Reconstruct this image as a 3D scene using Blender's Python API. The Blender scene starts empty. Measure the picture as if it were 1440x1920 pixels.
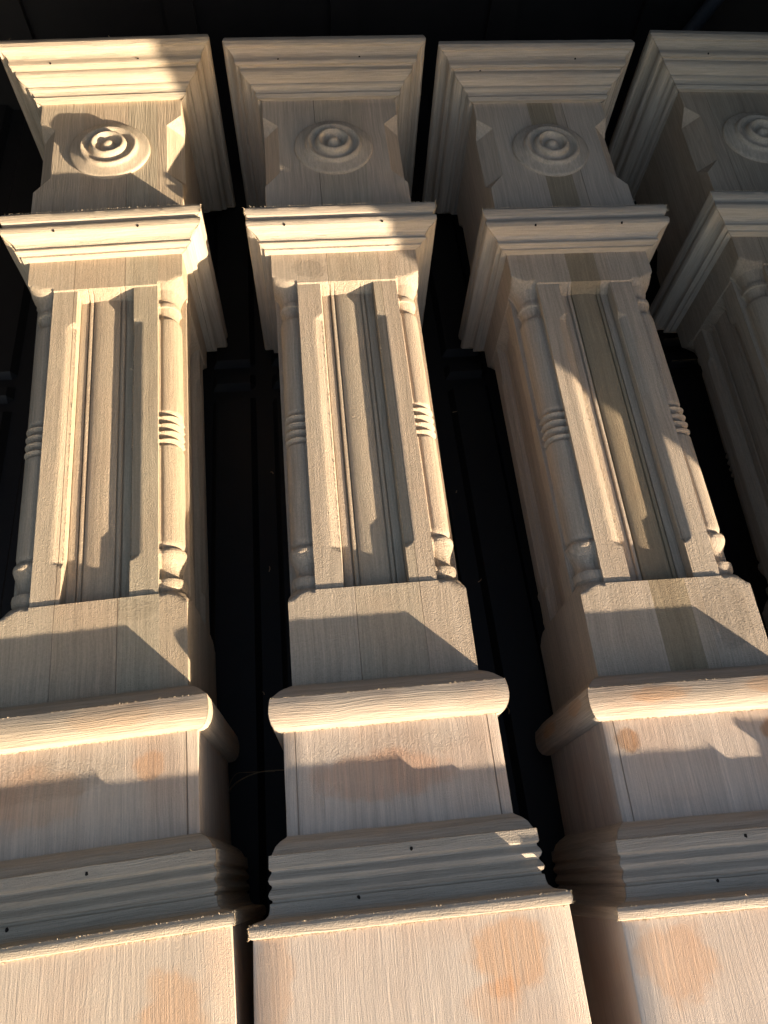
import bpy, bmesh, math, random
from mathutils import Vector, Matrix, noise
random.seed(7)
C = bpy.context.scene
COL = C.collection
R = math.radians

# ------------------------------------------------------------------ camera
cam_d = bpy.data.cameras.new('camera')
cam = bpy.data.objects.new('camera', cam_d)
COL.objects.link(cam)
cam.location = (-0.03905, 0.01363, 0.72548)
cam.rotation_euler = (R(27.8097), R(-2.3623), R(-5.6458))
cam_d.sensor_fit = 'VERTICAL'
cam_d.sensor_height = 36.0
cam_d.lens = 1385.3 / 1920 * 36
cam_d.clip_start = 0.01
cam_d.clip_end = 500
C.camera = cam

# ------------------------------------------------------------------ light
SUN_DIR = Vector((0.709, -0.688, 0.157)).normalized()      # towards the sun
el = math.asin(SUN_DIR.z)
az = math.atan2(SUN_DIR.x, SUN_DIR.y)                       # clockwise from +Y
w = bpy.data.worlds.new('World')
C.world = w
w.use_nodes = True
nt = w.node_tree
sky = nt.nodes.new('ShaderNodeTexSky')
sky.sky_type = 'NISHITA'
sky.sun_disc = False
sky.sun_elevation = el
sky.sun_rotation = az
sky.air_density = 1.0
sky.dust_density = 1.5
sky.ozone_density = 1.0
bg = nt.nodes['Background']
bg.inputs['Strength'].default_value = 0.118
wb = nt.nodes.new('ShaderNodeMix')                          # camera white balance: takes the blue out of the low-sun sky
wb.data_type = 'RGBA'
wb.blend_type = 'MULTIPLY'
wb.inputs[0].default_value = 1.0
wb.inputs[7].default_value = (1.0, 0.95, 0.98, 1)
nt.links.new(sky.outputs[0], wb.inputs[6])
nt.links.new(wb.outputs[2], bg.inputs[0])
sl = bpy.data.lights.new('sun', 'SUN')
sl.energy = 5.0
sl.angle = R(0.55)
sl.color = (1.0, 0.84, 0.66)
so = bpy.data.objects.new('sun', sl)
COL.objects.link(so)
so.rotation_euler = SUN_DIR.to_track_quat('Z', 'Y').to_euler()
so.location = (2, -2, 2)
vs = C.view_settings
vs.view_transform = 'Standard'
vs.look = 'None'
vs.exposure = 1.45
C.cycles.diffuse_bounces = 8
C.cycles.max_bounces = 12
vs.gamma = 1.0
vs.use_curve_mapping = False


# ------------------------------------------------------------------ node helpers
class NT:
    def __init__(s, m):
        s.t = m.node_tree
        s.t.nodes.clear()

    def n(s, typ, **kw):
        nd = s.t.nodes.new(typ)
        for k, v in kw.items():
            setattr(nd, k, v)
        return nd

    def put(s, sock, v):
        if isinstance(v, bpy.types.NodeSocket):
            s.t.links.new(v, sock)
        elif v is not None:
            sock.default_value = v

    def math(s, op, a, b=None, clamp=False, c=None):
        nd = s.n('ShaderNodeMath', operation=op, use_clamp=clamp)
        s.put(nd.inputs[0], a)
        if b is not None: s.put(nd.inputs[1], b)
        if c is not None: s.put(nd.inputs[2], c)
        return nd.outputs[0]

    def vmath(s, op, a, b=None):
        nd = s.n('ShaderNodeVectorMath', operation=op)
        s.put(nd.inputs[0], a)
        if b is not None: s.put(nd.inputs[1], b)
        return nd.outputs['Value'] if op == 'LENGTH' else nd.outputs[0]

    def noise(s, vec, scale, detail=3, rough=0.55, dist=0.0):
        nd = s.n('ShaderNodeTexNoise')
        s.put(nd.inputs['Vector'], vec)
        nd.inputs['Scale'].default_value = scale
        nd.inputs['Detail'].default_value = detail
        nd.inputs['Roughness'].default_value = rough
        nd.inputs['Distortion'].default_value = dist
        return nd.outputs[0]

    def mrange(s, v, a, b, c, d, smooth=False):
        nd = s.n('ShaderNodeMapRange')
        if smooth: nd.interpolation_type = 'SMOOTHSTEP'
        s.put(nd.inputs[0], v)
        for i, x in enumerate((a, b, c, d)): nd.inputs[i + 1].default_value = x
        return nd.outputs[0]

    def mix(s, f, a, b, typ='MIX'):
        nd = s.n('ShaderNodeMix', data_type='RGBA', blend_type=typ)
        s.put(nd.inputs[0], f)
        s.put(nd.inputs[6], a if isinstance(a, bpy.types.NodeSocket) else (*a, 1))
        s.put(nd.inputs[7], b if isinstance(b, bpy.types.NodeSocket) else (*b, 1))
        return nd.outputs[2]

    def ramp(s, v, pts, interp='CONSTANT'):
        nd = s.n('ShaderNodeValToRGB')
        cr = nd.color_ramp
        cr.interpolation = interp
        while len(cr.elements) < len(pts): cr.elements.new(0.5)
        for e, (p, c) in zip(cr.elements, pts):
            e.position = p
            e.color = (*c, 1)
        s.put(nd.inputs[0], v)
        return nd.outputs[0]


def wood(name, axis='y', seed=0, c1=(0.60, 0.47, 0.33), c2=(0.46, 0.36, 0.245), pink=0.25,
         staves=None, stains=(), ridge=0.5, fuzz=0.5, lines=(), streak=1.0, fs=700, patches=()):
    """raw poplar; grain along one local axis, optional glued staves of other tones,
    blotches of orange mineral / water stain with a place of their own"""
    m = bpy.data.materials.new(name)
    m.use_nodes = True
    N = NT(m)
    tc = N.n('ShaderNodeTexCoord').outputs['Object']
    off = N.vmath('ADD', tc, (seed * 1.37, seed * 2.11, seed * 0.73))
    st = {'x': (0.03, 1, 1), 'y': (1, 0.025, 1), 'z': (1, 1, 0.03)}[axis]
    warp = N.noise(off, 14, 2)
    wv = N.vmath('SCALE', N.n('ShaderNodeCombineXYZ').outputs[0])
    sc = N.n('ShaderNodeCombineXYZ')
    N.put(sc.inputs[0 if axis != 'x' else 1], N.math('MULTIPLY', warp, 0.006))
    g0 = N.vmath('ADD', off, sc.outputs[0])
    g = N.vmath('MULTIPLY', g0, st)
    fine = N.noise(g, 1300, 2, 0.6)
    mid = N.noise(g, 420, 3, 0.65)
    wide = N.noise(g, 60, 4, 0.6)
    blot = N.noise(off, 17, 3, 0.5)
    iso = N.noise(off, fs * 1.7, 2, 0.7)
    iso2 = N.noise(N.vmath('MULTIPLY', off, {'x': (0.6, 1, 1), 'y': (1, 0.6, 1), 'z': (1, 1, 0.6)}[axis]), fs, 3, 0.75)
    col = N.mix(N.mrange(wide, 0.32, 0.68, 0, 1), c1, c2)
    col = N.mix(N.math('MULTIPLY', N.mrange(blot, 0.42, 0.72, 0, 1, True), pink), col, (0.60, 0.37, 0.235))
    v = N.mrange(mid, 0.25, 0.75, 1 - 0.22 * streak, 1 + 0.10 * streak)
    v2 = N.math('MULTIPLY', N.mrange(fine, 0.3, 0.7, 1 - 0.13 * streak, 1 + 0.06), N.mrange(iso2, 0.3, 0.7, 1 - 0.10 * fuzz, 1 + 0.08 * fuzz))  # iso2 speckle in the colour stands for light caught on the fuzz
    vv = N.math('MULTIPLY', v, v2)
    dark = N.mrange(N.noise(g, 95, 2, 0.5), 0.66, 0.80, 1.0, 0.86, True)
    vv = N.math('MULTIPLY', vv, dark)
    cc = N.n('ShaderNodeCombineXYZ')
    for i in range(3): N.put(cc.inputs[i], vv)
    col = N.mix(1.0, col, cc.outputs[0], 'MULTIPLY')
    sep = N.n('ShaderNodeSeparateXYZ')
    N.put(sep.inputs[0], tc)
    X, Y, Z = sep.outputs
    if staves:
        t = N.math('ADD', N.math('MULTIPLY', X, 5.0), 0.5)     # x -0.1..0.1 -> 0..1
        pts = [((x + 0.1) * 5, c) for x, c in staves]
        col = N.mix(1.0, col, N.ramp(t, pts), 'MULTIPLY')
    jit = N.math('SUBTRACT', N.noise(off, 60, 3, 0.6), 0.5)
    for (x0, s0, rx, rs, k, sc_) in stains:
        dx = N.math('DIVIDE', N.math('SUBTRACT', X, x0), rx)
        dy = N.math('DIVIDE', N.math('SUBTRACT', Y, s0), rs)
        d = N.math('SQRT', N.math('ADD', N.math('MULTIPLY', dx, dx), N.math('MULTIPLY', dy, dy)))
        d = N.math('ADD', d, N.math('MULTIPLY', jit, 1.1))
        f = N.math('MULTIPLY', N.mrange(d, 0.72, 1.18, 1, 0, True), k * 1.05)
        f = N.math('MULTIPLY', f, N.mrange(mid, 0.3, 0.7, 0.6, 1.0))
        f = N.math('MULTIPLY', f, N.mrange(Z, 0.0, 0.02, 0, 1))
        col = N.mix(f, col, N.mix(1.0, col, sc_, 'MULTIPLY'))
    h = N.math('ADD', N.math('MULTIPLY', fine, ridge), N.math('MULTIPLY', mid, ridge * 0.9))
    h = N.math('ADD', h, N.math('MULTIPLY', iso, fuzz * 1.3))
    h = N.math('ADD', h, N.math('MULTIPLY', iso2, fuzz * 0.7))
    for (x0, s0, rx, rs, k) in patches:                          # torn, unsanded areas
        dx = N.math('DIVIDE', N.math('SUBTRACT', X, x0), rx)
        dy = N.math('DIVIDE', N.math('SUBTRACT', Y, s0), rs)
        d = N.math('ADD', N.math('SQRT', N.math('ADD', N.math('MULTIPLY', dx, dx), N.math('MULTIPLY', dy, dy))), jit)
        f = N.mrange(d, 0.7, 1.15, k, 0, True)
        h = N.math('ADD', h, N.math('MULTIPLY', N.mrange(N.noise(off, 620, 4, 0.75), 0.40, 0.66, 0, 0.75), f))
    seam = None
    for x0, wd in lines:                                        # open glue lines along the post
        dd = N.math('ABSOLUTE', N.math('SUBTRACT', X, x0))
        f = N.mrange(dd, wd * 0.4, wd, 1, 0)
        f = N.math('MULTIPLY', f, N.mrange(N.noise(g, 30, 3), 0.35, 0.55, 0.25, 1))
        seam = f if seam is None else N.math('MAXIMUM', seam, f)
    if seam is not None:
        col = N.mix(N.math('MULTIPLY', seam, 0.65), col, (0.10, 0.065, 0.04))
        h = N.math('SUBTRACT', h, N.math('MULTIPLY', seam, 1.2))
    bp = N.n('ShaderNodeBump')
    bp.inputs['Strength'].default_value = 0.85
    bp.inputs['Distance'].default_value = 0.0013
    N.put(bp.inputs['Height'], h)
    p = N.n('ShaderNodeBsdfPrincipled')
    N.put(p.inputs['Base Color'], col)
    p.inputs['Roughness'].default_value = 0.72
    p.inputs['Specular IOR Level'].default_value = 0.22
    N.put(p.inputs['Normal'], bp.outputs[0])
    o = N.n('ShaderNodeOutputMaterial')
    N.t.links.new(p.outputs[0], o.inputs[0])
    return m


def plain(name, col, rough=0.6, bump=0.0, scale=200, spec=0.3, var=0.2):
    m = bpy.data.materials.new(name)
    m.use_nodes = True
    N = NT(m)
    tc = N.n('ShaderNodeTexCoord').outputs['Object']
    a = N.noise(tc, scale, 4, 0.6)
    b = N.noise(tc, scale * 0.06, 3, 0.5)
    c = N.mix(N.math('MULTIPLY', N.math('ADD', a, b), 0.5), tuple(x * (1 - var) for x in col), tuple(x * (1 + var) for x in col))
    p = N.n('ShaderNodeBsdfPrincipled')
    N.put(p.inputs['Base Color'], c)
    p.inputs['Roughness'].default_value = rough
    p.inputs['Specular IOR Level'].default_value = spec
    if bump:
        bp = N.n('ShaderNodeBump')
        bp.inputs['Strength'].default_value = 0.6
        bp.inputs['Distance'].default_value = bump
        N.put(bp.inputs['Height'], a)
        N.put(p.inputs['Normal'], bp.outputs[0])
    o = N.n('ShaderNodeOutputMaterial')
    N.t.links.new(p.outputs[0], o.inputs[0])
    return m


# ------------------------------------------------------------------ mesh helpers
def link(name, verts, faces, mat, parent=None, smooth=None):
    me = bpy.data.meshes.new(name)
    me.from_pydata(verts, [], faces)
    me.validate()
    bm = bmesh.new()
    bm.from_mesh(me)
    bmesh.ops.recalc_face_normals(bm, faces=bm.faces)
    if smooth is not None:
        for f in bm.faces: f.smooth = True
        for e in bm.edges:
            if len(e.link_faces) == 2:
                e.smooth = e.calc_face_angle(0) < math.radians(smooth)
    bm.to_mesh(me)
    bm.free()
    me.materials.append(mat)
    o = bpy.data.objects.new(name, me)
    COL.objects.link(o)
    if parent is not None: o.parent = parent
    return o


def box(vs_, fs_, x0, x1, y0, y1, z0, z1):
    b = len(vs_)
    vs_ += [(x0, y0, z0), (x1, y0, z0), (x1, y1, z0), (x0, y1, z0), (x0, y0, z1), (x1, y0, z1), (x1, y1, z1), (x0, y1, z1)]
    fs_ += [tuple(b + i for i in f) for f in ((0, 3, 2, 1), (4, 5, 6, 7), (0, 1, 5, 4), (1, 2, 6, 5), (2, 3, 7, 6), (3, 0, 4, 7))]


def wob(x, y, z, sc, amp, seed=0.0):
    n = noise.noise_vector(Vector((x * sc + seed, y * sc + 3.1, z * sc - seed)))
    return n * amp


# ------------------------------------------------------------------ the truck bed
liner = plain('black_bed_liner', (0.0125, 0.0105, 0.0090), 0.55, 0.0004, 700, 0.35, 0.5)
FZ = -0.006
bed = bpy.data.objects.new('truck_bed', None)
COL.objects.link(bed)
bed.location = (0.1, 0.4, FZ)
bed['label'] = 'black ribbed plastic-lined truck bed underneath and around the four carved posts'
bed['category'] = 'truck bed'


def bedpart(name, v, f, mat=liner, smooth=None):
    v = [(x - 0.1, y - 0.4, z - FZ) for x, y, z in v]
    return link(name, v, f, mat, bed, smooth)


# floor: ribs along the bed, flat cross channel
prof = []
x = -0.95
while x < 1.02:
    prof += [(x, 0), (x + 0.040, 0), (x + 0.046, -0.009), (x + 0.066, -0.009), (x + 0.072, 0)]
    x += 0.0721
rows = [(-0.75, 1), (0.562, 1), (0.568, 0), (0.580, 0), (0.586, 1), (0.598, 1), (0.604, 0), (0.616, 0), (0.622, 1), (1.14, 1)]
v = []; f = []
for (yy, k) in rows:
    for (px, pz) in prof:
        v.append((px, yy, FZ + (pz if k else -0.009)))
n = len(prof)
for i in range(len(rows) - 1):
    for j in range(n - 1):
        f.append((i * n + j, i * n + j + 1, (i + 1) * n + j + 1, (i + 1) * n + j))
bedpart('floor_liner', v, f)
# front panel with upright ribs and a slanted stiffener
v = []; f = []
box(v, f, -0.96, 1.02, 1.14, 1.16, FZ - 0.01, 0.949)
for k in range(9):
    box(v, f, -0.9 + k * 0.23, -0.86 + k * 0.23, 1.128, 1.139, FZ + 0.03, 0.46)
bedpart('front_panel', v, f)
grey = plain('faded_grey_plastic', (0.03, 0.033, 0.037), 0.6, 0, 200)
v = []; f = []
for (x0, y0, z0), (x1, y1, z1) in (((0.535, 1.115, 0.055), (0.615, 1.115, 0.225)),):
    d = Vector((x1 - x0, y1 - y0, z1 - z0)); L = d.normalized()
    s_ = L.cross(Vector((0, 0, 1))).normalized(); u_ = s_.cross(L)
    for c in ((x0, y0, z0), (x1, y1, z1)):
        for k in range(10):
            a = k * math.tau / 10
            v.append(tuple(Vector(c) + s_ * 0.011 * math.cos(a) + u_ * 0.011 * math.sin(a)))
    for k in range(10): f.append((k, (k + 1) % 10, 10 + (k + 1) % 10, 10 + k))
bedpart('corner_brace', v, f, grey, 40)


# side panels; the right one ends at the open tail in a rounded, forward-leaning corner, out of view and shaped for its shadow on the posts
def side(x0, x1, outline):
    v = []; f = []
    m = len(outline)
    for xx in (x0, x1):
        for (yy, zz) in outline: v.append((xx, yy, zz))
    f.append(tuple(range(m))); f.append(tuple(range(2 * m - 1, m - 1, -1)))
    for k in range(m): f.append((k, (k + 1) % m, m + (k + 1) % m, m + k))
    return v, f


XW = 0.80
HH = Vector((SUN_DIR.x, SUN_DIR.y)).normalized()
AA = Vector((-HH.y, HH.x))
TAN = SUN_DIR.z / math.hypot(SUN_DIR.x, SUN_DIR.y)


def edge_pt(a, b):
    yy = (a - AA.x * XW) / AA.y
    t = HH.x * XW + HH.y * yy
    return yy, b + t * TAN


ed = [edge_pt(a, b) for a, b in ((0.440, 0.10), (0.441, 0.15), (0.4435, 0.175), (0.4495, 0.203), (0.460, 0.223), (0.4675, 0.245),
                                 (0.475, 0.27), (0.4825, 0.290), (0.4885, 0.305), (0.493, 0.327), (0.499, 0.342), (0.509, 0.362), (0.522, 0.40), (0.54, 0.46), (0.565, 0.54), (0.59, 0.61), (0.615, 0.67))]
out = [(ed[0][0], FZ - 0.01)] + ed + [(ed[-1][0] + 0.03, 0.949), (1.14, 0.949), (1.14, FZ - 0.01)]
v, f = side(XW, XW + 0.05, out)
bedpart('side_panel', v, f)
v, f = side(-0.97, -0.92, [(-0.2, FZ - 0.01), (-0.2, 0.30), (0.10, 0.949), (1.14, 0.949), (1.14, FZ - 0.01)])
bedpart('side_panel', v, f)

v = []; f = []
box(v, f, -0.98, 0.86, 0.62, 1.17, 0.95, 0.98)
bedpart('unseen_canopy_roof', v, f)  # unseen roof, added to keep overhead sky light off the far ends

# pavement outside, under the truck
gm = plain('asphalt', (0.05, 0.05, 0.05), 0.9, 0.002, 60)
go = link('pavement', [(-60, -60, -0.85), (60, -60, -0.85), (60, 60, -0.85), (-60, 60, -0.85)], [(0, 1, 2, 3)], gm)
go['kind'] = 'structure'

# ------------------------------------------------------------------ carved post profiles (half width, distance from base)
CAPL = (Vector((0.1148, 0.889)), Vector((0.078, 0.836)))
dL = (CAPL[1] - CAPL[0]); nL = Vector((0.8217, -0.5706))
CAP = [(0.0768, 0.897), (0.1105, 0.897), (0.1138, 0.8955), (0.1148, 0.893)]
for t, o in ((0, .001), (.03, .003), (.1, .0045), (.135, .0042), (.15, .0025), (.17, .0020), (.22, .0008), (.28, .0010), (.33, .0026), (.36, .0042),
             (.40, .0050), (.44, .0046), (.455, .0020), (.48, .0020), (.51, .0038), (.56, .0050), (.62, .0048), (.68, .0030), (.715, .0008), (.735, .0006),
             (.75, .0019), (.785, .0020), (.82, .0006), (.87, .0006), (.905, .0016), (.918, .0034), (.99, .0036)):
    q = CAPL[0] + dL * t + nL * o
    CAP.append((q.x, q.y))
CAP += [(0.0765, 0.8365)]
COLLAR = [(0.0765, .6425), (.093, .6425), (.0955, .6412), (.0967, .6385), (.0967, .6335), (.0955, .6302), (.0938, .6290), (.0930, .6270), (.0932, .6258), (.0952, .6245),
          (.0962, .6215), (.0960, .6185), (.0948, .6160), (.0920, .6140), (.0885, .6128), (.0860, .6110), (.0842, .6080), (.0834, .6058), (.0836, .6050),
          (.0845, .6046), (.0846, .6030), (.0835, .6018), (.0805, .6012), (.0798, .6008), (.0796, .5988), (.0725, .5983)]
ROUND = [(.0700, .1618), (.0765, .1583), (.0800, .1558), (.0858, .1500), (.0866, .1493), (.0872, .1460), (.0876, .1430), (.0877, .1390), (.0873, .1355), (.0862, .1318), (.0843, .1286), (.0814, .1268), (.0775, .1262)]
BASEM = [(.0775, .0585), (.0790, .0570), (.0825, .0548), (.0855, .0518), (.0874, .0480), (.0880, .0468), (.0898, .0464), (.0900, .0388), (.0893, .0378), (.0883, .0372), (.0883, .0360), (.0888, .0352), (.0898, .0338),
         (.0905, .0318), (.0896, .0298), (.0883, .0286), (.0882, .0277), (.0886, .0268), (.0898, .0252), (.0906, .0232), (.0897, .0212), (.0883, .0203), (.0881, .0196), (.0883, .0188),
         (.0897, .0184), (.0899, .0150), (.0906, .0122), (.0930, .0100), (.0965, .0090), (.0995, .0086), (.1012, .0076), (.1020, .0055), (.1020, .0025), (.1014, .0006), (.0985, -.0004)]


def moulding(name, prof, mat, parent, nx=46, seed=0.0, amp=0.00022):
    """one mitred length of trim: profile (half width, s) swept across x, both ends cut at 45 degrees"""
    v = []; f = []
    wm = min(p[0] for p in prof) - 0.004
    prof = [(wm, prof[0][1])] + list(prof) + [(wm, prof[-1][1])]
    m = len(prof)
    for i in range(nx + 1):
        t = -1 + 2 * i / nx
        for (hw, s) in prof:
            x = t * (hw - 0.00028)
            d = wob(x, s * 2.5, hw, 55, amp, seed) + wob(x, s, hw, 260, amp * 0.35, seed)
            k = min(1.0, (1 - abs(t)) * 12)
            v.append((x + d.x * 0.3 * k, s + d.y * k, hw + d.z * k))
    for i in range(nx):
        for j in range(m - 1):
            a = i * m + j
            f.append((a, a + 1, a + m + 1, a + m))
    for e in (0, nx):                       # mitred ends, filled down to the block as a strip
        b = len(v)
        for j in range(m):
            q = v[e * m + j]
            sg = -1 if e == 0 else 1
            v.append((sg * (wm - 0.00028), q[1], wm))
        for j in range(1, m - 2): f.append((e * m + j, e * m + j + 1, b + j + 1, b + j))
    # underside towards the block
    for i in range(nx):
        f.append((i * m, (i + 1) * m, (i + 1) * m + m - 1, i * m + m - 1))
    return link(name, v, f, mat, parent, 24)


def block(name, w0, s0, w1, s1, mat, parent, seed=0.0, ns=24, bev=0.0008, nf=10):
    """squared timber, edges slightly eased and wavy"""
    v = []; f = []
    ring_n = None
    ss = [s0] + [s0 + (s1 - s0) * (i + 0.5) / ns for i in range(ns)] + [s1]
    for s in ss:
        W = w0 + (w1 - w0) * (s - s0) / (s1 - s0)
        pts = []
        for q in range(4):
            loc = [(-W + bev, W)] + [(-W + bev + (2 * W - 2 * bev) * i / nf, W) for i in range(1, nf)] + [(W - bev, W), (W - bev * 0.3, W - bev * 0.3)]
            c, sn = ((1, 0), (0, -1), (-1, 0), (0, 1))[q]
            pts += [(c * a - sn * b, sn * a + c * b) for a, b in loc]
        ring_n = len(pts)
        for (a, b) in pts:
            d = wob(a, s * 0.5, b, 60, 0.00022, seed) + wob(a, s, b, 300, 0.00010, seed)
            v.append((a + d.x, s, b + d.z))
    for i in range(len(ss) - 1):
        for j in range(ring_n):
            j2 = (j + 1) % ring_n
            f.append((i * ring_n + j, i * ring_n + j2, (i + 1) * ring_n + j2, (i + 1) * ring_n + j))
    f.append(tuple(range(ring_n))); f.append(tuple((len(ss) - 1) * ring_n + j for j in range(ring_n))[::-1])
    return link(name, v, f, mat, parent, 30)


def lerp_tab(tab, s):
    if s <= tab[0][0]: return tab[0][1]
    for (a, b), (c, d) in zip(tab, tab[1:]):
        if s <= c: return b + (d - b) * (s - a) / (c - a) if c > a else d
    return tab[-1][1]


# neck with stopped chamfers
def neck(mat, parent, seed):
    W = 0.0766
    tab = [(0.64, 0.0006), (0.695, 0.0006), (0.7155, 0.0165), (0.792, 0.0165), (0.808, 0.0006), (0.84, 0.0006)]
    ss = sorted(set([0.625 + 0.215 * i / 40 for i in range(41)] + [0.695, 0.6951, 0.7155, 0.792, 0.808]))
    v = []; f = []
    n = 0
    for s in ss:
        c = lerp_tab(tab, s)
        pts = []
        for q in range(4):
            xs = [-W + 0.0170 + (2 * W - 0.034) * i / 10 for i in range(11)]
            loc = [(-W + c, W)] + [(a, W) for a in xs] + [(W - c, W)] + [(W - c * (1 - k / 4), W - c * k / 4) for k in (1, 2, 3)]
            cs, sn = ((1, 0), (0, -1), (-1, 0), (0, 1))[q]
            pts += [(cs * a - sn * b, sn * a + cs * b) for a, b in loc]
        n = len(pts)
        for (a, b) in pts:
            d = wob(a, s * .5, b, 60, 0.00018, seed)
            v.append((a + d.x, s, b + d.z))
    for i in range(len(ss) - 1):
        for j in range(n):
            f.append((i * n + j, i * n + (j + 1) % n, (i + 1) * n + (j + 1) % n, (i + 1) * n + j))
    f.append(tuple(range(n))); f.append(tuple((len(ss) - 1) * n + j for j in range(n))[::-1])
    return link('neck_block', v, f, mat, parent, 20)


# carved shaft: recessed moulded panels, chamfered stiles, turned quarter columns at the corners
CC = 0.0490
def radius_tab():
    R0 = 0.0187
    t = [(0.2235, 0.0345), (0.2265, 0.0300), (0.2300, 0.0262), (0.2335, 0.0236), (0.2370, 0.0215), (0.2385, 0.0205), (0.2388, 0.0172), (0.2405, 0.0165), (0.2420, 0.0172), (0.2430, 0.0190), (0.2470, 0.0196), (0.2500, 0.0192),
         (0.2510, 0.0160), (0.2545, 0.0148), (0.2590, 0.0150), (0.2640, 0.0165), (0.2680, 0.0188), (0.2720, 0.0204), (0.2745, 0.0205), (0.2765, 0.0196), (0.2772, 0.0165), (0.2790, 0.0163), (0.2800, 0.0176), (0.2830, R0)]
    t += [(0.3760, R0), (0.3775, 0.0180), (0.3785, 0.0158)]
    s = 0.3785
    for k in range(4):
        t += [(s + 0.0010, 0.0155), (s + 0.0020, 0.0182), (s + 0.0040, 0.0200), (s + 0.0060, 0.0182), (s + 0.0070, 0.0155)]
        s += 0.0080
    t += [(0.4108, 0.0158), (0.4118, 0.0176), (0.4135, R0), (0.5170, R0), (0.5205, 0.0182), (0.5222, 0.0172), (0.5228, 0.0148),
          (0.5260, 0.0146), (0.5310, 0.0156), (0.5350, 0.0172), (0.5358, 0.0188), (0.5380, 0.0192), (0.5405, 0.0188), (0.5412, 0.0166), (0.5440, 0.0170),
          (0.5500, 0.0186), (0.5560, 0.0205), (0.5600, 0.0226), (0.5640, 0.0252), (0.5675, 0.0282), (0.5705, 0.0315), (0.5725, 0.0345)]
    return [(a, R0 + (b - R0) * 0.82 if b < 0.0206 else b) for a, b in t]
RT = radius_tab()


def floor_depth(x):
    x = abs(x)
    return lerp_tab([(0, .0078), (.004, .0079), (.008, .0083), (.0110, .0089), (.0120, .0093), (.0123, .0110), (.0132, .0110), (.0136, .0094), (.0145, .0090), (.0160, .0090), (.0166, .0097), (.0169, .0116), (.0175, .0116), (.0179, .0100), (.0246, .0100), (.0252, .0106)], x)


def shaft(mat, parent, seed):
    S0, S1 = 0.150, 0.628
    sb, st = 0.2365, 0.5600           # ends of the carved length
    ss = set([S0, S1, sb, sb + 0.0004, st, st - 0.0012, st - 0.008, st - 0.0095])
    for t in RT: ss.add(t[0])
    for i in range(31): ss.add(S0 + (0.2235 - S0) * i / 30)
    for i in range(15): ss.add(0.5725 + (S1 - 0.5725) * i / 14)
    for i in range(90): ss.add(0.24 + 0.31 * i / 89)
    for i in range(9): ss.add(0.268 + 0.006 * i / 8); ss.add(0.512 + 0.010 * i / 8)
    for i in range(12): ss.add(0.2235 + 0.015 * i / 11); ss.add(0.553 + 0.02 * i / 11)
    ss = sorted(ss)
    half = [0, .003, .006, .009, .0110, .0120, .0123, .0132, .0136, .0145, .0152, .0160, .0166, .0169, .0175, .0179, .0215, .0246, .0253, .0266, .0285, .0310, .0335, .0340, .0370, .0400, .0430, .0460, .0490]
    v = []; f = []; n = 0
    NTH = 14
    for s in ss:
        Wb = 0.0708 + (0.0735 - 0.0708) * (s - 0.16) / (0.597 - 0.16)
        carved = sb < s < st
        Ws = Wb - (0.0012 if carved else 0)
        # recess amount 0..1
        rec = 0.0
        if s > sb and s < st:
            rec = 1.0 if s < st - 0.0095 else max(0.0, (st - s) / 0.0095)
            if st - 0.0015 < s: rec = 0.12
        ch = lerp_tab([(0.2680, 0), (0.2735, 1), (0.5145, 1), (0.5205, 0)], s)
        r = lerp_tab(RT, s)
        sq = Wb - CC
        pts = []

        def top(x):
            ax = abs(x)
            if ax <= 0.0254:
                return Wb - rec * (floor_depth(ax) if carved else 0)
            z = Ws
            if ch > 0 and ax < 0.0340:
                wd = 0.0074 * ch
                e = 0.0266 + wd
                if ax < e: z -= 0.0040 * ch * (e - ax) / wd
            return z
        face = [(-x, top(x)) for x in reversed(half)] + [(x, top(x)) for x in half[1:]]
        if not (0.2235 <= s <= 0.5725):
            r = 1.0
        corner = []
        for k in range(NTH + 1):
            th = math.pi / 2 * k / NTH
            rq = sq / max(math.cos(th), math.sin(th))
            rr = min(r * (1 + 0.13 * math.sin(2 * th) ** 2) * (0.955 if k in (1, NTH - 1) else 1.0), rq)
            corner.append((CC + rr * math.sin(th), CC + rr * math.cos(th)))
        for q in range(4):
            cs, sn = ((1, 0), (0, -1), (-1, 0), (0, 1))[q]
            pts += [(cs * a - sn * b, sn * a + cs * b) for a, b in face + [(a + (0.0001 if i == 0 else 0), b) for i, (a, b) in enumerate(corner)]]
        n = len(pts)
        for (a, b) in pts:
            d = wob(a, s * .4, b, 60, 0.00010, seed) + wob(a, s, b, 330, 0.00007, seed)
            v.append((a + d.x, s + d.y * 0.5, b + d.z))
    for i in range(len(ss) - 1):
        for j in range(n):
            f.append((i * n + j, i * n + (j + 1) % n, (i + 1) * n + (j + 1) % n, (i + 1) * n + j))
    f.append(tuple(range(n))); f.append(tuple((len(ss) - 1) * n + j for j in range(n))[::-1])
    return link('carved_shaft', v, f, mat, parent, 32)


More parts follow.
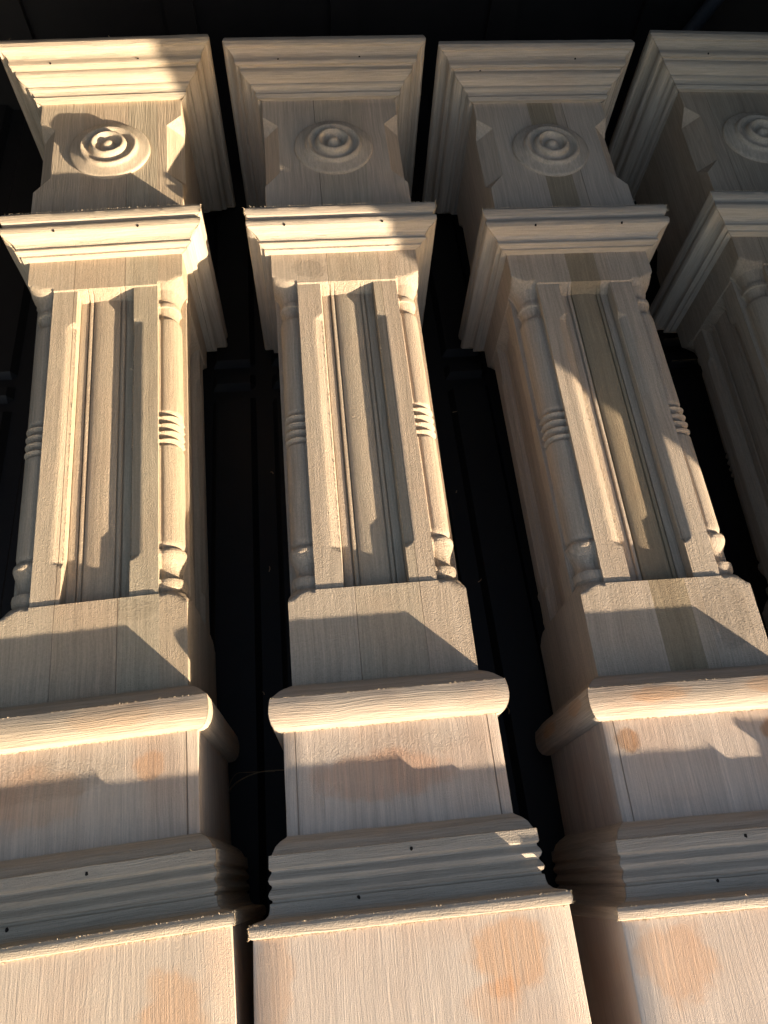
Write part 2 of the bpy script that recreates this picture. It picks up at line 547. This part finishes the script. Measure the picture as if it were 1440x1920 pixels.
def rosette(mat, parent, seed):
    # turned bullseye: (radius, height above the neck face)
    P = [(0, .0125), (.0025, .0122), (.0048, .0108), (.0062, .0085), (.0072, .0062), (.0088, .0052), (.0105, .0056), (.0125, .0080), (.0142, .0112), (.0158, .0126), (.0176, .0120), (.0188, .0100), (.0197, .0070),
         (.0208, .0056), (.0225, .0054), (.0245, .0062), (.0262, .0082), (.0278, .0094), (.0296, .0090), (.0306, .0074), (.0312, .0060), (.0330, .0054), (.0365, .0044), (.0400, .0034), (.0420, .0030), (.0427, .0022), (.0428, -.001)]
    v = [(0, 0.7530, 0.0766 + P[0][1])]; f = []
    na = 96
    for (r, h) in P[1:]:
        for k in range(na):
            a = math.tau * k / na
            x = r * math.cos(a); y = r * math.sin(a)
            d = wob(x, y, h, 120, 0.00030, seed)
            v.append((x + d.x, 0.7530 + y + d.y, 0.0766 + h + d.z))
    for k in range(na): f.append((0, 1 + k, 1 + (k + 1) % na))
    for i in range(len(P) - 2):
        for k in range(na):
            a = 1 + i * na
            f.append((a + k, a + na + k, a + na + (k + 1) % na, a + (k + 1) % na))
    return link('rosette', v, f, mat, parent, 60)


hole_m = plain('nail_hole_shade', (0.02, 0.014, 0.01), 0.9, 0, 300)  # near-black colour stands in for the shade inside the holes
fib_m = wood('wood_fibre', 'x', 3, (0.68, 0.56, 0.38), (0.60, 0.48, 0.32), fuzz=0, ridge=0)


def fibres(edges, parent, seed):
    """torn fibres standing along the sawn edges"""
    rnd = random.Random(seed)
    v = []; f = []
    for (A, B, nrm, cnt, ln) in edges:
        A = Vector(A); B = Vector(B); nrm = Vector(nrm).normalized()
        for _ in range(int(cnt * 1.6)):
            t = rnd.random()
            p = A.lerp(B, t)
            d = (nrm + Vector((rnd.uniform(-1, 1), rnd.uniform(-1, 1), rnd.uniform(-.3, .8))) * 0.7).normalized()
            L = 1.25 * ln * rnd.uniform(0.25, 1) ** 1.6 * (1.6 if rnd.random() < .06 else 1)
            sd = d.cross(Vector((rnd.uniform(-1, 1), rnd.uniform(-1, 1), rnd.uniform(-1, 1)))).normalized() * rnd.uniform(.00012, .00028)
            up = d.cross(sd).normalized() * 0.0001
            bend = Vector((rnd.uniform(-1, 1), rnd.uniform(-1, 1), rnd.uniform(-.5, 1))) * L * 0.3
            b = len(v)
            base = p - d * 0.0004
            m_ = base + d * L * 0.55 + bend * 0.3
            e = base + d * L + bend
            v += [tuple(base - sd), tuple(base + sd), tuple(base + up), tuple(m_ - sd * .8), tuple(m_ + sd * .8), tuple(m_ + up * .8), tuple(e)]
            for a_, b_ in ((0, 1), (1, 2), (2, 0)): f.append((b + a_, b + b_, b + 3 + b_, b + 3 + a_)); f.append((b + 3 + a_, b + 3 + b_, b + 6))
    o = link('torn_fibres', v, f, fib_m, parent)
    o['kind'] = 'stuff'
    return o


def nail(parent, x, s, z, nrm, r=0.0011, seed=0):
    """small dark disc with a ragged rim, coloured for the shade inside a nail hole"""
    nrm = Vector(nrm).normalized()
    a1 = Vector((1, 0, 0)); a1 = (a1 - nrm * a1.dot(nrm)).normalized(); a2 = nrm.cross(a1)
    rnd = random.Random(seed)
    c = Vector((x, s, z)) + nrm * 0.0003
    v = [tuple(c - nrm * 0.0001)]; f = []
    k = 9
    for ring, (rr, hh) in enumerate(((0.7, 0.0), (1.0, 0.0), (1.15, -0.0009))):
        for i in range(k):
            a = math.tau * i / k
            q = r * rr * (1 + rnd.uniform(-.25, .25))
            v.append(tuple(c + a1 * q * math.cos(a) + a2 * q * 1.25 * math.sin(a) + nrm * hh))
    for i in range(k): f.append((0, 1 + i, 1 + (i + 1) % k))
    for rg in range(2):
        for i in range(k):
            f.append((1 + rg * k + i, 1 + rg * k + (i + 1) % k, 1 + (rg + 1) * k + (i + 1) % k, 1 + (rg + 1) * k + i))
    return link('nail_hole', v, f, hole_m, parent)


OR = (1.03, 0.80, 0.62)      # orange blotch multiplier
BR = (0.72, 0.52, 0.36)
GREEN = (0.70, 0.67, 0.57)
W1 = (1, 1, 1)


def make_post(loc, rz, label, seed, staves, base_stains, low_stains, round_stains, mid_lines, rough=1.0, tone=W1, cap_nails=(), col_nails=(), shaft_patch=(), low_patch=()):
    root = bpy.data.objects.new('carved_newel_post', None)
    COL.objects.link(root)
    root.location = (loc[0], loc[1], 0.1)
    root.rotation_euler = (math.atan(0.0133 / 0.8901), (0, 0.004, 0.0, -0.003, 0.004)[seed], rz)
    root['label'] = label
    root['category'] = 'newel post'
    root['group'] = 'carved wooden newel posts lying side by side'

    def tn(c): return tuple(a * b for a, b in zip(c, tone))
    A, B = tn((0.66, 0.54, 0.395)), tn((0.57, 0.46, 0.33))
    P1, P2 = tn((0.70, 0.58, 0.46)), tn((0.65, 0.53, 0.415))
    m_neck = wood('neck_poplar_%d' % seed, 'y', seed, A, B, 0.12, staves=staves, ridge=0.55 * rough, fuzz=0.30, lines=mid_lines[:1])
    m_shaft = wood('shaft_poplar_%d' % seed, 'y', seed + 11, A, B, 0.15, staves=staves, ridge=0.35, fuzz=1.1, lines=mid_lines, patches=shaft_patch)
    m_low = wood('lower_poplar_%d' % seed, 'y', seed + 23, P1, P2, 0.35, stains=low_stains, ridge=0.4, fuzz=0.55, lines=((0.0700, 0.0006), (-0.0700, 0.0006)), fs=950, patches=low_patch)
    m_base = wood('base_poplar_%d' % seed, 'y', seed + 31, P1, P2, 0.30, stains=base_stains, ridge=0.38, fuzz=0.35, fs=1100, streak=0.5)
    m_trim = wood('trim_poplar_%d' % seed, 'x', seed + 41, tn((0.61, 0.51, 0.385)), tn((0.51, 0.425, 0.315)), 0.10, ridge=0.45, fuzz=0.45)
    m_round = wood('round_poplar_%d' % seed, 'x', seed + 47, tn((0.66, 0.54, 0.405)), tn((0.58, 0.465, 0.335)), 0.30, stains=round_stains, ridge=0.5, fuzz=0.3, fs=1000)
    m_ros = wood('rosette_poplar_%d' % seed, 'y', seed + 53, tn((0.64, 0.53, 0.39)), tn((0.56, 0.455, 0.325)), 0.1, ridge=0.2, fuzz=0.5)
    sd = seed * 3.17
    block('base_block', 0.1, -0.20, 0.0997, 0.0, m_base, root, sd, 30)
    block('lower_block', 0.0782, 0.002, 0.0782, 0.140, m_low, root, sd + 1)
    shaft(m_shaft, root, sd + 2)
    neck(m_neck, root, sd + 3)
    block('cap_core', 0.0764, 0.8402, 0.0764, 0.8965, m_trim, root, sd + 4, 6)
    rosette(m_ros, root, sd + 5)
    tops = {}
    for nm, pr, mt in (('base_moulding', BASEM, m_trim), ('rounded_band', ROUND, m_round), ('collar_moulding', COLLAR, m_trim), ('cap_moulding', CAP, m_trim)):
        for q in range(4):
            o = moulding(nm, pr, mt, root, seed=sd + q * 7.7 + len(pr))
            o.rotation_euler = (0, q * math.pi / 2, 0)
            if q == 0: tops[nm] = o
    for x, s in cap_nails:
        t = None
        # find z on the profile at this s
        for (a, b), (c, d) in zip(CAP[4:], CAP[5:]):
            if min(b, d) <= s <= max(b, d) and abs(b - d) > 1e-6:
                z = a + (c - a) * (s - b) / (d - b); t = Vector((0, -(abs(c - a) + 1e-5), abs(d - b))); break
        if t is not None: nail(tops['cap_moulding'], x, s, z, (0, -0.57, 0.82), 0.0011, int(abs(x) * 1e4))
    for x, s, z in col_nails:
        nail(tops['collar_moulding'], x, s, z, (0, -0.25, 0.95), 0.0010, int(abs(x) * 1e4))
    nail(tops['base_moulding'], 0.012 - seed * 0.004, 0.0422, 0.0899, (0, 0, 1), 0.0010, seed)
    nail(tops['base_moulding'], -0.045 + seed * 0.006, 0.0170, 0.0898, (0, 0, 1), 0.0010, seed + 5)
    E = []
    for sg in (-1, 1):
        E.append(((sg * 0.0267, 0.275, 0.0665), (sg * 0.0267, 0.515, 0.0685), (-sg, 0, 0.6), 260, 0.0018))
        E.append(((sg * 0.1015, 0.008, 0.1015), (sg * 0.1015, 0.0, 0.1015), (sg, 0, 0.7), 26, 0.0020))
        E.append(((sg * 0.0965, 0.64, 0.0965), (sg * 0.0965, 0.63, 0.0965), (sg, 0, 0.5), 24, 0.0022))
        E.append(((sg * 0.078, 0.5985, 0.078), (sg * 0.0955, 0.617, 0.0955), (sg, 0, 0.7), 40, 0.002))
    E.append(((0.056, 0.262, 0.064), (0.064, 0.238, 0.060), (1, 0.2, 1), 60, 0.0022))
    E.append(((-0.101, 0.0072, 0.1012), (0.101, 0.0072, 0.1012), (0, 0.5, 1), 330, 0.0014))
    E.append(((-0.099, -0.0004, 0.1003), (0.099, -0.0004, 0.1003), (0, -1, 0.3), 330, 0.0014))
    E.append(((-0.079, 0.1262, 0.0795), (0.079, 0.1262, 0.0795), (0, -1, 0.2), 260, 0.0016))
    E.append(((-0.086, 0.1495, 0.0864), (0.086, 0.1495, 0.0864), (0, 0.6, 1), 220, 0.0011))
    E.append(((-0.078, 0.5987, 0.0795), (0.078, 0.5987, 0.0795), (0, -1, 0.4), 260, 0.0016))
    E.append(((-0.093, 0.642, 0.0955), (0.093, 0.642, 0.0955), (0, 0.6, 1), 220, 0.0012))
    E.append(((-0.094, 0.0245, 0.0958), (0.094, 0.0245, 0.0958), (0, 1, 1), 1, 0.0001))
    E.append(((-0.11, 0.8965, 0.1125), (0.11, 0.8965, 0.1125), (0, 1, 1), 160, 0.0012))
    E.append(((-0.089, 0.0465, 0.0897), (0.089, 0.0465, 0.0897), (0, 0.7, 1), 160, 0.0010))
    fibres(E, root, seed)
    return root


cap_n = ((-0.052, 0.868), (0.030, 0.869))
make_post((-0.2123, 0.0049), 0.0396, 'carved wooden post at far left, its cap moulding and bullseye rosette partly in sunlight', 1,
          [(-0.1, W1), (-0.03, (1.03, 1.0, 0.97)), (0.018, (0.93, 0.95, 0.93)), (0.05, (1.0, .97, .93))],
          [(0.064, -0.044, 0.022, 0.026, 0.8, OR)], [(0.045, 0.106, 0.012, 0.010, 0.8, OR), (-0.03, 0.095, 0.03, 0.02, 0.5, OR)],
          [(0.02, 0.142, 0.03, 0.01, 0.4, OR)], ((0.018, 0.0004), (-0.03, 0.0004)), 1.6, (1.0, 0.99, 0.94), ((-0.060, 0.866), (0.035, 0.868)), ((-0.045, 0.6165, 0.0955), (0.035, 0.6165, 0.0955)), ((0.03, 0.225, 0.02, 0.01, 1.0),), ((-0.03, 0.105, 0.06, 0.015, 0.8),))
make_post((0, 0), 0.0, 'second carved wooden post from the left, sunlight ending across its collar', 2,
          [(-0.1, W1), (-0.018, (0.95, 0.95, 0.92)), (0.034, (1.03, 1.0, 0.98))],
          [(0.0590, -0.024, 0.0265, 0.021, 1.0, OR), (0.045, -0.047, 0.02, 0.012, 0.6, OR), (-0.088, -0.02, 0.012, 0.04, 0.6, OR)],
          [(-0.01, 0.092, 0.052, 0.017, 0.85, (1.0, 0.79, 0.67))], [], ((-0.018, 0.0004), (0.034, 0.0004)), 1.0, W1,
          ((-0.055, 0.868), (0.038, 0.870)), ((-0.058, 0.6165, 0.0955), (0.040, 0.6165, 0.0955)), ((-0.036, 0.578, 0.020, 0.012, 1.6), (0.060, 0.250, 0.014, 0.022, 1.6)), ((0.0, 0.11, 0.07, 0.012, 0.6),))
make_post((0.2306, -0.0142), -0.0169, 'carved wooden post with a dark olive stripe running down its top face', 3,
          [(-0.1, W1), (-0.0135, GREEN), (0.0165, (0.97, 0.95, 0.92)), (0.028, W1)],
          [(-0.0700, -0.024, 0.026, 0.021, 0.8, OR)], [(-0.062, 0.112, 0.010, 0.008, 1.0, BR), (0.050, 0.112, 0.010, 0.009, 1.0, BR)],
          [(-0.035, 0.142, 0.024, 0.007, 0.85, OR), (0.05, 0.143, 0.02, 0.006, 0.7, OR)], ((0.028, 0.0004),), 0.7, (1.0, 0.99, 1.0),
          ((-0.068, 0.862), (0.045, 0.873)), ((-0.045, 0.6165, 0.0955), (0.045, 0.6165, 0.0955)), ((0.045, 0.205, 0.018, 0.035, 1.5),), ())
make_post((0.4558, -0.0023), -0.0504, 'carved wooden post at far right, fully in shade and cut off by the picture edge', 4,
          [(-0.1, (0.84, 0.80, 0.76)), (-0.045, (0.76, 0.74, 0.70)), (0.02, (0.86, 0.82, 0.78))],
          [], [], [], ((-0.045, 0.0004),), 1.0, (0.98, 0.98, 0.98), ((-0.045, 0.866), (0.045, 0.87)), ())

# ------------------------------------------------------------------ debris on the bed floor
straw_m = plain('dry_straw', (0.22, 0.15, 0.08), 0.8, 0, 200)


def strand(name, pts, r, label, cat, mat=straw_m, group=None):
    P = [Vector(p) for p in pts]
    # catmull-rom refine
    Q = []
    for i in range(len(P) - 1):
        a = P[max(i - 1, 0)]; b = P[i]; c = P[i + 1]; d = P[min(i + 2, len(P) - 1)]
        for k in range(8):
            t = k / 8
            Q.append(0.5 * ((2 * b) + (c - a) * t + (2 * a - 5 * b + 4 * c - d) * t * t + (3 * b - a - 3 * c + d) * t ** 3))
    Q.append(P[-1])
    org = Q[0].copy()
    v = []; f = []
    for i, q in enumerate(Q):
        tdir = (Q[min(i + 1, len(Q) - 1)] - Q[max(i - 1, 0)]).normalized()
        s_ = tdir.cross(Vector((0.1, 0.2, 1))).normalized(); u_ = s_.cross(tdir)
        rr = r * (1 - 0.6 * i / len(Q))
        for k in range(5):
            a = k * math.tau / 5
            v.append(tuple(q - org + s_ * rr * math.cos(a) + u_ * rr * math.sin(a)))
    for i in range(len(Q) - 1):
        for k in range(5): f.append((i * 5 + k, i * 5 + (k + 1) % 5, (i + 1) * 5 + (k + 1) % 5, (i + 1) * 5 + k))
    f.append((0, 1, 2, 3, 4)); f.append(tuple(range(len(v) - 1, len(v) - 6, -1)))
    o = link(name, v, f, mat, None, 60)
    o.location = org
    o['label'] = label; o['category'] = cat
    if group: o['group'] = group
    return o

# straw between the first two posts, a few shavings on the liner
strand('straw_strand', [(-0.144, 0.100, 0.008), (-0.137, 0.111, 0.030), (-0.124, 0.116, 0.050), (-0.106, 0.119, 0.060), (-0.086, 0.117, 0.070)], 0.0009,
       'longer pale straw strand arching between the two leftmost posts, beside their lower blocks', 'straw', group='straw strands')
strand('straw_strand', [(-0.144, 0.110, 0.008), (-0.133, 0.123, 0.030), (-0.117, 0.121, 0.050), (-0.095, 0.118, 0.060)], 0.0005,
       'shorter straw strand crossing just under the longer one between the two leftmost posts', 'straw', group='straw strands')
shav_m = plain('shaving_wood', (0.42, 0.27, 0.15), 0.8, 0, 200)
rnd = random.Random(21)
gaps = (('first and second', (-0.108, -0.100, -0.092), (0.20, 0.33, 0.45)),
        ('second and third', (0.128, 0.120, 0.112, 0.124), (0.16, 0.30, 0.41, 0.52)),
        ('third and fourth', (0.345, 0.352), (0.22, 0.36)))
rank = {3: ('nearest', 'middle', 'farthest'), 4: ('nearest', 'second nearest', 'second farthest', 'farthest'), 2: ('nearer', 'farther')}
for gname, xs_, ys_ in gaps:
    for i, (x_, y_) in enumerate(zip(xs_, ys_)):
        L_ = rnd.uniform(0.003, 0.008)
        a_ = rnd.uniform(0, math.pi)
        dx_, dy_ = math.cos(a_) * L_, math.sin(a_) * L_
        pts = [(x_, y_, 0.0005), (x_ + dx_ * 0.5 + dy_ * .15, y_ + dy_ * 0.5 - dx_ * .15, 0.0016), (x_ + dx_, y_ + dy_, 0.0004)]
        strand('wood_shaving', pts, 0.0006, '%s wood shaving on the black liner between the %s posts' % (rank[len(xs_)][i], gname), 'wood shaving', shav_m, 'wood shavings on the bed floor')
